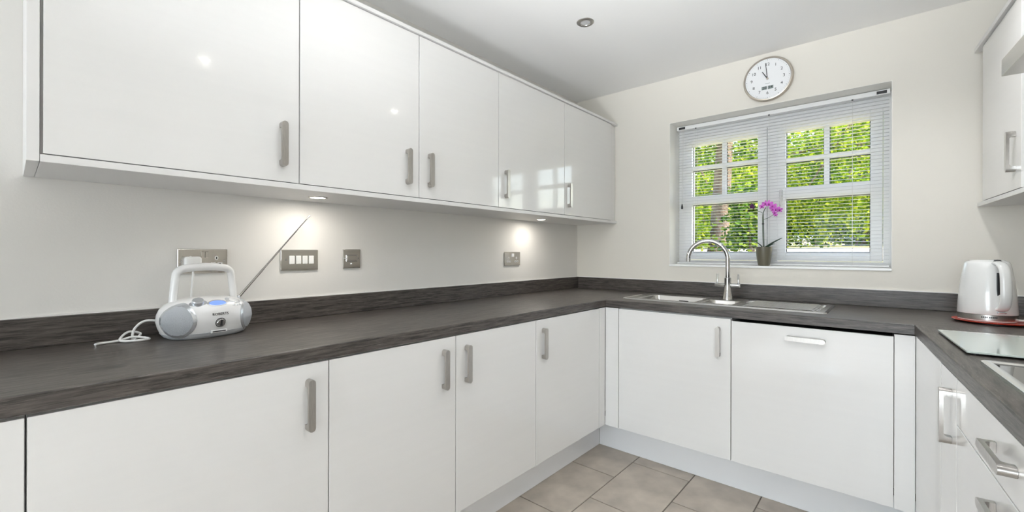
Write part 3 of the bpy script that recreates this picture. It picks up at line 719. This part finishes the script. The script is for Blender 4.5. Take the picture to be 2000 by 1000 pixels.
# aerial
a0 = Vector((.082, -2.384, 1.020)); a1 = Vector((.082, -2.129, 1.331)); ad = a1 - a0
ae = obj('aerial', B().tube([a0, a0 + ad * .33], .0042, 10), 'chrome', ra, smooth=True)
for f0, f1, r_ in ((.33, .58, .0034), (.58, .80, .0027), (.80, .985, .0020)): obj('aerial_section', B().tube([a0 + ad * f0, a0 + ad * f1], r_, 10), 'chrome', ae, smooth=True)
obj('aerial_tip', B().tube([a0 + ad * .982, a1], .0034, 10), 'chrome', ae, smooth=True)
obj('aerial_joint', B().lathe([(.007, -.016), (.007, .003), (.004, .007)], tuple(a0), 14), 'silver', ra, smooth=True)
def smoothpath(P, n=8):
    P = [Vector(p) for p in P]; out_ = []
    for i in range(len(P) - 1):
        p0, p1, p2, p3 = P[max(i - 1, 0)], P[i], P[i + 1], P[min(i + 2, len(P) - 1)]
        for k in range(n):
            t_ = k / n; out_.append(.5 * ((2 * p1) + (p2 - p0) * t_ + (2 * p0 - 5 * p1 + 4 * p2 - p3) * t_ ** 2 + (3 * p1 - p0 - 3 * p2 + p3) * t_ ** 3))
    return out_ + [P[-1]]
zc0 = ZT + .0045
cpts = [(.075, -2.585, .955), (.072, -2.640, .965), (.075, -2.668, .945), (.085, -2.676, .918), (.10, -2.672, zc0), (.075, -2.655, zc0 + .012), (.068, -2.68, .935), (.085, -2.700, .925), (.11, -2.705, zc0 + .001),
        (.13, -2.67, zc0), (.12, -2.64, zc0), (.10, -2.675, zc0 + .008), (.10, -2.71, zc0 + .001), (.105, -2.75, zc0), (.115, -2.762, zc0)]
obj('power_cable', B().tube(smoothpath(cpts), .0036, 8), 'white', ra, smooth=True)

# ------------------------------------------------------------------ kettle on its red tray
kc = Vector((2.150, -.372, ZT))
tr_ = thing('tray', 'round red lacquered tray under the kettle', 'tray', (kc.x + .02, kc.y - .005, ZT + .0005))
obj('foot', B().lathe([(.085, .0005), (.085, .0052)], (kc.x + .02, kc.y - .005, ZT), 40), 'dark', tr_)
obj('dish', B().lathe([(.0, .0055), (.107, .0055), (.118, .0075), (.121, .0105), (.119, .0113), (.112, .0100), (0, .0096)], (kc.x + .02, kc.y - .005, ZT), 56), 'red', tr_, smooth=True)
z_ = ZT + .0102
ke = thing('kettle', 'white electric kettle with steel base band, standing on a red tray', 'kettle', (kc.x, kc.y, z_))
obj('power_base', B().lathe([(.079, 0), (.082, .001), (.082, .004)], (kc.x, kc.y, z_), 48), 'white', ke, smooth=True)
sb = obj('steel_band', B().lathe([(.0825, .004), (.0838, .005), (.0838, .0262), (.0825, .0275)], (kc.x, kc.y, z_), 48), 'steel', ke, smooth=True)
kb = obj('jug', B().lathe([(.0838, .0275), (.0842, .03), (.0825, .07), (.0785, .12), (.0735, .165), (.0685, .200), (.0645, .222), (.060, .231), (.052, .235)], (kc.x, kc.y, z_), 56), 'kettle', ke, smooth=True)
obj('lid', B().lathe([(.052, .2345), (.048, .238), (.03, .2395), (0, .240)], (kc.x, kc.y, z_), 48), 'kettle', ke, smooth=True)
kd = Vector((.34, -.94, 0)).normalized(); ks = Vector((-kd.y, kd.x, 0))
KF = lambda a, c, z: tuple(kc + kd * a + ks * c + Vector((0, 0, z_ - ZT + z)))
hpth = [(.045, 0, .222), (.066, 0, .226), (.088, 0, .219), (.103, 0, .200), (.1085, 0, .17), (.1105, 0, .13), (.110, 0, .095), (.104, 0, .068), (.092, 0, .052), (.076, 0, .050)]
obj('handle', B(KF).tube(smoothpath(hpth, 4), .0125, 14, aspect=(.75, 1.35), up=(0, 0, 1)), 'kettle', ke, smooth=True)
obj('lid_button', B(KF).lathe([(0, .007), (.009, .006), (.011, 0)], (.062, 0, .2335), 18), 'dark', ke, smooth=True)
obj('switch', B(KF).box(.078, .092, -.013, .013, .034, .041), 'silver', ke, bevel=.003)
obj('water_window', B(KF).box(.0755, .0795, -.010, .010, .075, .190), 'dark', ke, bevel=.0015)
obj('spout', B(KF).prism([(-.020, -.062), (.020, -.062), (.0, -.088)], .190, .228), 'kettle', ke, bevel=.004, smooth=True) if False else None
b = B(KF); b.add([(-.060, -.024, .228), (-.060, .024, .228), (-.088, 0, .229), (-.070, -.020, .175), (-.070, .020, .175), (-.076, 0, .172)], [(0, 1, 2), (0, 2, 5, 3), (1, 4, 5, 2), (3, 5, 4), (0, 3, 4, 1)])
obj('spout', b, 'kettle', ke, bevel=.003, smooth=True)
tang = lambda a: (kc.x + .0838 * math.cos(a), kc.y + .0838 * math.sin(a))
mk = B()
for k in range(9):
    a = math.atan2(kd.y, kd.x) - .62 + .055 * k + (.03 if k > 3 else 0); x, yy = tang(a); n = Vector((math.cos(a), math.sin(a), 0)); s = Vector((-n.y, n.x, 0))
    c0 = Vector((x, yy, z_ + .0175)); hh = .0028; ww = .0016
    q = [c0 + s * i * ww + Vector((0, 0, j * hh)) + n * d for d in (-.0004, .0005) for i, j in ((-1, -1), (1, -1), (1, 1), (-1, 1))]
    mk.add([tuple(v) for v in q], [(0, 1, 2, 3), (4, 5, 6, 7), (0, 1, 5, 4), (1, 2, 6, 5), (2, 3, 7, 6), (3, 0, 4, 7)])
obj('printed_mark', mk, 'dark', sb)
obj('power_cord', B().tube(smoothpath([(kc.x + .078, kc.y - .01, z_ + .006), (kc.x + .115, kc.y - .012, z_ + .006), (kc.x + .145, kc.y - .005, ZT + .006), (kc.x + .19, kc.y + .03, ZT + .005)]), .0038, 8), 'white', ke, smooth=True)

# ------------------------------------------------------------------ glass board, hob, hood
gb = thing('glass_chopping_board', 'pale green tempered glass chopping board beside the hob', 'chopping board', RR(.37, .19, ZT), AR)
obj('glass_plate', B(RR).prism(rrect(.165, .585, .040, .345, .008), ZT + .0055, ZT + .0105), 'board', gb, bevel=.0008)
for a, c in ((.185, .06), (.185, .325), (.565, .06), (.565, .325)): obj('rubber_foot', B(RR).lathe([(.008, .0005), (.007, .0056)], (a, c, ZT), 14), 'dark', gb)
hb = thing('hob', 'built-in hob with pale steel trim set into the worktop', 'hob', RR(.98, .31, ZT), AR)
H0, H1, K0, K1 = .690, 1.27, .044, .554
obj('glass_top', B(RR).box(H0 + .016, H1 - .016, K0 + .016, K1 - .016, ZT + .0005, ZT + .0065), 'hobglass', hb)
o1, o2, o3, o4 = rrect(H0, H1, K0, K1, .012), rrect(H0 + .004, H1 - .004, K0 + .004, K1 - .004, .010), rrect(H0 + .016, H1 - .016, K0 + .016, K1 - .016, .006), rrect(H0 + .018, H1 - .018, K0 + .018, K1 - .018, .005)
b = B(RR); loops(b, [[(x, yy, ZT + .0003) for x, yy in o1], [(x, yy, ZT + .008) for x, yy in o1], [(x, yy, ZT + .0105) for x, yy in o2], [(x, yy, ZT + .0105) for x, yy in o3], [(x, yy, ZT + .0060) for x, yy in o4]], False)
obj('steel_trim', b, 'frame_steel', hb, smooth=True)
for a, c, r_ in ((.84, .18, .075), (.84, .42, .095), (1.12, .18, .095), (1.12, .42, .075)):
    b = B(RR); n = 40; L0 = [(a + r_ * math.cos(2 * PI * k / n), c + r_ * math.sin(2 * PI * k / n), ZT + .0067) for k in range(n)]; L1 = [(a + (r_ - .003) * math.cos(2 * PI * k / n), c + (r_ - .003) * math.sin(2 * PI * k / n), ZT + .0067) for k in range(n)]
    loops(b, [L0, L1], False); obj('cooking_zone', b, 'lens', hb)
hd = thing('cooker_hood', 'stainless steel cooker hood above the hob', 'hood', RR(.9, .36, 1.64), AR)
obj('canopy', B(RR).box(.597, 1.197, .10, .616, 1.644, 1.687), 'steel', hd, bevel=.001)
obj('chimney', B(RR).box(.77, 1.03, .34, .616, 1.688, ZC - .001), 'steel', hd, bevel=.001)
for a in (.63, .905): obj('filter', B(RR).box(a, a + .262, .135, .59, 1.6405, 1.6438), 'nickel', hd, bevel=.001)

# ------------------------------------------------------------------ orchid on the sill
pc_ = Vector((1.2835, .052, 1.1075))
po = thing('orchid_pot', 'tapered olive-brown ceramic plant pot on the window sill', 'plant pot', tuple(pc_))
obj('pot', B().lathe([(0, 0), (.029, 0), (.031, .003), (.038, .045), (.0425, .085), (.0435, .113), (.0415, .114), (.040, .108), (.039, .095), (0, .095)], tuple(pc_), 40), 'pot', po, smooth=True)
obj('compost', B().lathe([(.0385, .0955), (.02, .101), (0, .102)], tuple(pc_), 24), 'soil', po, smooth=True)
oc = thing('orchid', 'orchid with magenta flowers and dark strap leaves in the olive pot', 'plant', tuple(pc_ + Vector((0, 0, .102))))
def strap(pts, wd, name='leaf', m='leaf'):
    P = smoothpath(pts, 5); n = len(P); b = B(); vs = []
    for i, p in enumerate(P):
        t_ = (P[min(i + 1, n - 1)] - P[max(i - 1, 0)]).normalized(); s = t_.cross(Vector((0, 0, 1))).normalized(); k = i / (n - 1)
        ww = wd * max(.08, math.sin(PI * min(1, .18 + .80 * k)) ** .7); nn = s.cross(t_)
        for a in (-1, -.5, 0, .5, 1): vs.append(tuple(p + s * ww * a + nn * (abs(a) * ww * .35)))
        for a in (1, .5, 0, -.5, -1): vs.append(tuple(p + s * ww * a + nn * (abs(a) * ww * .35 - .0015)))
    fs = [(i * 10 + k, i * 10 + (k + 1) % 10, (i + 1) * 10 + (k + 1) % 10, (i + 1) * 10 + k) for i in range(n - 1) for k in range(10)] + [tuple(range(10)), tuple(range((n - 1) * 10, n * 10))]
    return obj(name, b.add(vs, fs), m, oc, smooth=True)
zt = pc_.z + .104
strap([(1.280, .050, zt), (1.262, .045, zt + .022), (1.238, .040, zt + .042), (1.212, .036, zt + .058)], .012)
strap([(1.286, .050, zt), (1.318, .040, zt + .020), (1.352, .030, zt + .042), (1.384, .024, zt + .061)], .0125)
strap([(1.276, .052, zt), (1.246, .050, zt + .008), (1.220, .046, zt + .009), (1.192, .042, zt + .004)], .009)
strap([(1.288, .048, zt), (1.312, .020, zt + .010), (1.335, .004, zt + .022), (1.352, -.004, zt + .026)], .009)
st = obj('flower_stem', B().tube(smoothpath([(1.281, .05, zt - .004), (1.2785, .05, zt + .08), (1.2775, .05, zt + .15), (1.2780, .05, zt + .20), (1.284, .048, zt + .225), (1.295, .045, zt + .245)], 5), .0023, 8), 'stem', oc, smooth=True)
obj('support_cane', B().tube([(1.285, .053, zt - .004), (1.2795, .053, zt + .215)], .0018, 7), 'stem', oc, smooth=True)
obj('side_shoot', B().tube(smoothpath([(1.2785, .05, zt + .172), (1.305, .047, zt + .182), (1.330, .044, zt + .196), (1.344, .043, zt + .204)], 4), .0012, 6), 'stem', st, smooth=True)
obj('side_shoot', B().tube(smoothpath([(1.279, .05, zt + .212), (1.262, .048, zt + .222), (1.244, .046, zt + .232), (1.226, .044, zt + .245)], 4), .0012, 6), 'stem', st, smooth=True)
obj('stem_clip', B().lathe([(.003, -.005), (.006, -.003), (.006, .003), (.003, .005)], (1.279, .0505, zt + .148), 10), 'dark', st)
def flower(c, s, face, m1='petal', m2='petal_dark'):
    n = Vector(face).normalized(); x = Vector((0, 0, 1)).cross(n).normalized(); yv = n.cross(x); c = Vector(c)
    root = obj('flower_column', B().lathe([(0, -.003), (.003, 0), (.0025, .006), (0, .008)], (0, 0, 0), 8), m2, None)
    root.data.transform(WM[oc].inverted() @ basis(c, x, yv, n)); root.parent = oc; WM[root] = WM[oc]
    for a, L, W in ((90, 1, .52), (20, 1.05, .72), (160, 1.05, .72), (-42, .95, .5), (-138, .95, .5)):
        d = x * math.cos(R(a)) + yv * math.sin(R(a)); e = n.cross(d); b = B(); top = []; k8 = 9
        for k in range(k8):
            t_ = 2 * PI * k / k8; r_ = .5 - .5 * math.cos(t_); u_ = s * L * (.5 - .5 * math.cos(t_)); v_ = s * W * .5 * math.sin(t_) * (.6 + .5 * r_)
            top.append(c + d * u_ + e * v_ + n * (.10 * s * math.sin(PI * r_) - .05 * s * r_))
        mid_ = c + d * s * L * .55 + n * .14 * s
        vs = [tuple(p) for p in top] + [tuple(mid_)] + [tuple(p - n * .0008) for p in top] + [tuple(mid_ - n * .0008)]
        fs = [(k, (k + 1) % k8, k8) for k in range(k8)] + [(k8 + 1 + k, k8 + 1 + (k + 1) % k8, 2 * k8 + 1) for k in range(k8)] + [(k, (k + 1) % k8, k8 + 1 + (k + 1) % k8, k8 + 1 + k) for k in range(k8)]
        obj('petal', b.add(vs, fs), m1, root, smooth=True)
    p = c - yv * s * .22 + n * s * .18
    o = obj('lip', B(lambda a_, c_, d_: tuple(p + x * a_ + yv * c_ + n * d_)).lathe([(0, -.004), (s * .22, -.001), (s * .16, .003), (0, .004)], (0, 0, 0), 10, sy=1.3), m2, root, smooth=True)
fz = lambda dx, dz: (1.2809 + dx, .044, 1.474 + dz)
for dx, dz, s, f in ((-.006, -.010, .020, (-.5, -1, .1)), (.012, .006, .021, (-.1, -1, .2)), (.030, .004, .023, (.15, -1, .1)), (.048, -.010, .023, (.1, -1, 0)), (.066, -.030, .024, (.2, -1, -.1)), (.084, -.036, .019, (.4, -1, -.15)), (.060, -.052, .014, (.1, -1, -.3)), (.065, -.066, .012, (.2, -1, -.4)), (.052, -.030, .019, (-.2, -1, 0))):
    flower(fz(dx, dz), s, f)
for dx, dz in ((-.066, -.006), (-.054, -.010), (-.060, .000)):
    obj('bud', B().lathe([(0, -.013), (.007, -.007), (.009, 0), (.006, .008), (0, .012)], fz(dx, dz), 10), 'bud', oc, smooth=True)

tag(obj('bounce_rug', B().box(.62, 2.05, -6.6, -3.25, .0005, .012), 'bounce_rug', bevel=.003), 'large cream wool carpet added out of view to bounce light upward', 'bounce_rug')  # pale floor cover added out of view, reflects light up to the ceiling
ul = thing('fill_uplighter', 'unseen floor lamp with a tilted dish head, added to light the ceiling', 'lamp', (1.35, -3.62, .0125))  # unseen lamp added behind the camera to brighten the kitchen ceiling
obj('base', B().lathe([(.15, 0), (.15, .012), (.02, .02)], (1.35, -3.62, .013), 32), 'nickel', ul, smooth=True)
obj('pole', B().cyl((1.35, -3.62, 0), .011, .03, .90, 14), 'nickel', ul, smooth=True)
ud = Vector((-.04, .74, .67)).normalized(); ux = Vector((1, 0, 0)); ux = (ux - ud * ux.dot(ud)).normalized(); uy = ud.cross(ux)
UF = lambda a, c, d: tuple(Vector((1.35, -3.62, .93)) + ux * a + uy * c + ud * d)
obj('dish_head', B(UF).lathe([(.02, -.02), (.10, .0), (.20, .05), (.235, .10), (.23, .10), (.19, .055), (.02, .0)], (0, 0, 0), 36, caps=False), 'nickel', ul, smooth=True)
o = lamp('ceiling_fill_beam', 'AREA', UF(0, 0, .09), UF(0, 0, 3), 7.2, (.95, .98, 1), shape='DISK', size=.40, spread=R(58))
# ------------------------------------------------------------------ patio doors behind the photographer
pd = thing('window_2', 'white framed glazed patio doors', None, (1.51, -9.1, 0)); struct(pd)
for a, c in ((.305, 1.505), (1.515, 2.715)):
    s = obj('door_leaf', B().box(a, a + .07, -9.13, -9.07, .01, 2.19).box(c - .07, c, -9.13, -9.07, .01, 2.19).box(a + .07, c - .07, -9.13, -9.07, .01, .10).box(a + .07, c - .07, -9.13, -9.07, 2.11, 2.19), 'upvc', pd)
    obj('pane', B().box(a + .07, c - .07, -9.103, -9.097, .10, 2.11), 'glass', s)

# ------------------------------------------------------------------ garden and car park outside the window
def gz(yy): return .95 + .028 * max(0, yy) if yy < 12 else 1.286 + (yy - 12) * .0195
ys = [.6, 4, 8, 12, 24, 40, 60, 90, 130]
def ground(name, x0, x1, yl, m, lift=0):
    vs = [(x, yy, gz(yy) + lift) for yy in yl for x in (x0, x1)] + [(x, yy, gz(yy) + lift - .3) for yy in yl for x in (x0, x1)]; n = len(yl) * 2
    fs = []
    for i in range(len(yl) - 1):
        a = 2 * i; fs += [(a, a + 1, a + 3, a + 2), (n + a, n + a + 2, n + a + 3, n + a + 1), (a, a + 2, n + a + 2, n + a), (a + 1, n + a + 1, n + a + 3, a + 3)]
    fs += [(0, n, n + 1, 1), (n - 2, n - 1, 2 * n - 1, 2 * n - 2)]
    return struct(obj(name, B().add(vs, fs), m))
ground('lawn', -90, 60, ys, 'grass')['label'] = 'dry sunlit grass bank outside the window'
ground('gravel_path', -60, 40, [4.5, 8, 12, 15], 'gravel', .02)['label'] = 'pale gravel path outside the window'
ground('car_park', -70, 40, [48, 56, 66], 'gravel', .03)['label'] = 'pale car park beyond the trees'

rng = np.random.default_rng(11)
def leaves(name, clumps, per, size, spread, m, parent):
    cen = np.repeat(np.array(clumps), per, axis=0); N = len(cen)
    P = cen + rng.normal(0, 1, (N, 3)) * np.array([spread, spread, spread * .6])
    n = rng.normal(0, 1, (N, 3)) + np.array([0, -.4, .9]); n /= np.linalg.norm(n, axis=1)[:, None]
    t_ = np.cross(n, rng.normal(0, 1, (N, 3))); t_ /= np.linalg.norm(t_, axis=1)[:, None]; s_ = np.cross(n, t_)
    L = size * rng.uniform(.6, 1.3, (N, 1)); W = L * .38
    V = np.stack([P - t_ * L * .5, P + s_ * W - n * L * .08, P + t_ * L * .5 - n * L * .12, P - s_ * W - n * L * .08], 1).reshape(-1, 3)
    V -= np.array(WM[parent].translation)
    me = bpy.data.meshes.new(name); me.vertices.add(4 * N); me.vertices.foreach_set('co', V.ravel())
    me.loops.add(4 * N); me.loops.foreach_set('vertex_index', np.arange(4 * N, dtype=np.int32))
    me.polygons.add(N); me.polygons.foreach_set('loop_start', np.arange(0, 4 * N, 4, dtype=np.int32))
    me.update(calc_edges=True); me.materials.append(M[m]); o = new(name, me, parent); o['kind'] = 'stuff'; return o
def tree(x, yy, h, tr, crown, nclump, per, lsize, m, label, spread=.35, lean=(0, 0), group='trees outside the window'):
    g = gz(yy) - .05; t = thing('tree', label, 'tree', (x, yy, g), 0, group)
    top = Vector((x + lean[0], yy + lean[1], g + h)); b = B()
    path = smoothpath([(x, yy, g), (x + lean[0] * .2 + .05, yy, g + h * .33), (x + lean[0] * .6, yy + lean[1] * .5, g + h * .66), tuple(top)], 4)
    b.tube(path, [tr * (1.2 if i == 0 else 1 - .7 * (i / (len(path) - 1)) ** 1.5) for i in range(len(path))], 12)
    cc = Vector(crown[0]); cr_ = crown[1]; cl = []
    for k in range(nclump):
        d = Vector(rng.normal(0, 1, 3).tolist()).normalized(); r_ = rng.uniform(.35, 1.0) ** .6
        cl.append((cc.x + d.x * cr_[0] * r_, cc.y + d.y * cr_[1] * r_, cc.z + d.z * cr_[2] * r_))
    for k in range(7):
        e = cl[int(k * nclump / 7)]; s = path[int(len(path) * (.4 + .07 * k))]; mm = (s + Vector(e)) / 2 + Vector((0, 0, .3))
        b.tube(smoothpath([tuple(s), tuple(mm), e], 4), [tr * .42 * (1 - .1 * i) for i in range(9)], 7)
    obj('trunk', b, 'bark', t, smooth=True)
    leaves('foliage', cl, per, lsize, spread, m, t)
    return t
def at(px, F):      # ground point at a given distance in a given direction from the room
    a = R(40.922); u = (px - 1000) / 852.3
    return 1.8587 + F * (-math.sin(a) + math.cos(a) * u), -2.9271 + F * (math.cos(a) + math.sin(a) * u)
x, yy = at(1402, 9.5); tree(x, yy, 6.0, .20, ((x + .2, yy + .3, 4.7), (2.6, 2.4, 2.3)), 62, 100, .11, 'leaf_b', 'near tree with a pale leaning trunk and mid green leaves', .34, (.3, .2))
x, yy = at(1790, 12.5); tree(x, yy, 6.0, .2, ((x - 1.6, yy + .2, 3.7), (3.2, 2.2, 2.1)), 120, 120, .12, 'leaf_a', 'spreading tree with low yellow-green branches across the right casement', .36, (-.5, 0))
x, yy = at(1330, 15); tree(x, yy, 6.0, .2, ((x + 1.0, yy + .4, 3.4), (2.6, 2.0, 2.0)), 75, 110, .12, 'leaf_a', 'yellow-green tree standing left of the leaning trunk', .36)
x, yy = at(1598, 27); tree(x, yy, 8.5, .19, ((x, yy, 5.4), (4.2, 4, 3.9)), 120, 110, .20, 'leaf_a', 'mid-distance tree with slim dark trunk in front of the parked cars', .55)
x, yy = at(1683, 21); tree(x, yy, 8, .24, ((x + .1, yy, 4.6), (3.4, 3, 3.3)), 150, 110, .17, 'leaf_c', 'dark thick-trunked tree beside the parked cars', .5)
x, yy = at(1450, 24); tree(x, yy, 8, .22, ((x, yy, 3.9), (3.6, 3.2, 2.5)), 110, 110, .18, 'leaf_b', 'full green tree behind the leaning trunk', .55)
for px, F, m, lb in ((1375, 46, 'leaf_c', 'far dark green tree at the near end of the car park'), (1480, 60, 'leaf_b', 'far mid green tree behind the car park'), (1560, 72, 'leaf_c', 'farthest dark green tree behind the parked cars'), (1650, 62, 'leaf_b', 'far mid green tree over the last parked car'), (1740, 50, 'leaf_c', 'far dark green tree past the end of the car row')):
    x, yy = at(px, F); tree(x, yy, 9, .3, ((x, yy, gz(yy) + 5.2), (5.0, 4, 4.4)), 110, 80, .36, m, lb, .8)
def bush(px, F, r_, h, m, label, n=26, ls=.10):
    x, yy = at(px, F); t = thing('shrub', label, 'shrub', (x, yy, gz(yy) - .03), 0, 'shrubs outside the window'); b = B(); cl = []
    for k in range(n):
        a = rng.uniform(0, 2 * PI); q = rng.uniform(0, 1) ** .5 * r_; zz_ = rng.uniform(.15, 1) * h; f = 1 - .5 * zz_ / h
        cl.append((x + q * math.cos(a) * f, yy + q * math.sin(a) * f, gz(yy) + zz_))
    for k in range(6): e = cl[k]; b.tube([(x + .02 * k, yy, gz(yy) - .05), ((x + e[0]) / 2, (yy + e[1]) / 2, gz(yy) + h * .35), e], [.02, .014, .006], 6)
    obj('stem', b, 'bark', t); leaves('foliage', cl, 70, ls, .16, m, t)
bush(1466, 8.0, .34, 1.2, 'leaf_b', 'leafy shrub beside the leaning trunk')
bush(1340, 9.5, .40, .9, 'leaf_a', 'yellow-green shrub left of the leaning trunk')
def car(px, F, m, label, yaw=0):
    x, yy = at(px, F); g = gz(yy) + .04; t = thing('car', label, 'car', (x, yy, g), yaw, 'cars parked beyond the trees')
    mw = Matrix.Translation((x, yy, g)) @ Matrix.Rotation(yaw, 4, 'Z'); f = lambda a, c, d: tuple(mw @ Vector((a, c, d)))
    b = B(f); prof = [(-2.05, .30), (-2.1, .55), (-2.0, .80), (-1.1, .93), (-.6, 1.36), (.2, 1.46), (1.1, 1.40), (1.75, 1.0), (2.05, .92), (2.1, .5), (2.0, .30)]
    vs = [(sx * .86 * (1 - .22 * max(0, (z - .9) / .55)), yv, z) for sx in (-1, 1) for (yv, z) in prof]; n = len(prof)
    b.add(vs, [tuple(range(n)), tuple(range(n, 2 * n))] + [(i, (i + 1) % n, n + (i + 1) % n, n + i) for i in range(n)])
    obj('car_body', b, m, t, bevel=.04, smooth=True)
    obj('windscreen', B(f).add([(-.72, -1.06, .99), (.72, -1.06, .99), (.64, -.63, 1.37), (-.64, -.63, 1.37), (-.72, -1.03, .97), (.72, -1.03, .97), (.64, -.60, 1.35), (-.64, -.60, 1.35)], [(0, 1, 2, 3), (4, 5, 6, 7), (0, 1, 5, 4), (1, 2, 6, 5), (2, 3, 7, 6), (3, 0, 4, 7)]), 'car_glass', t)
    for sx in (-1, 1):
        obj('side_window', B(f).prism([(-.72, .98), (1.35, 1.0), (1.0, 1.33), (-.48, 1.33)], sx * .76, sx * .85, ax='x'), 'car_glass', t)
        obj('headlight', B(f).box(sx * .5 - .16, sx * .5 + .16, -2.10, -2.02, .62, .76), 'white', t)
        for yv in (-1.3, 1.3): obj('wheel', B(f).lathe([(0, -.1), (.28, -.1), (.32, -.07), (.32, .07), (.28, .1), (0, .1)], (sx * .76, yv, .32), 20, ax='x'), 'tyre', t)
for px, m, lb in ((1572, 'car_silver', 'silver car parked beyond the slim dark trunk'), (1618, 'car_white', 'white car parked between silver and pale blue cars'), (1658, 'car_blue', 'pale blue car parked at the end of the row')):
    car(px, 50, m, lb, R(4))
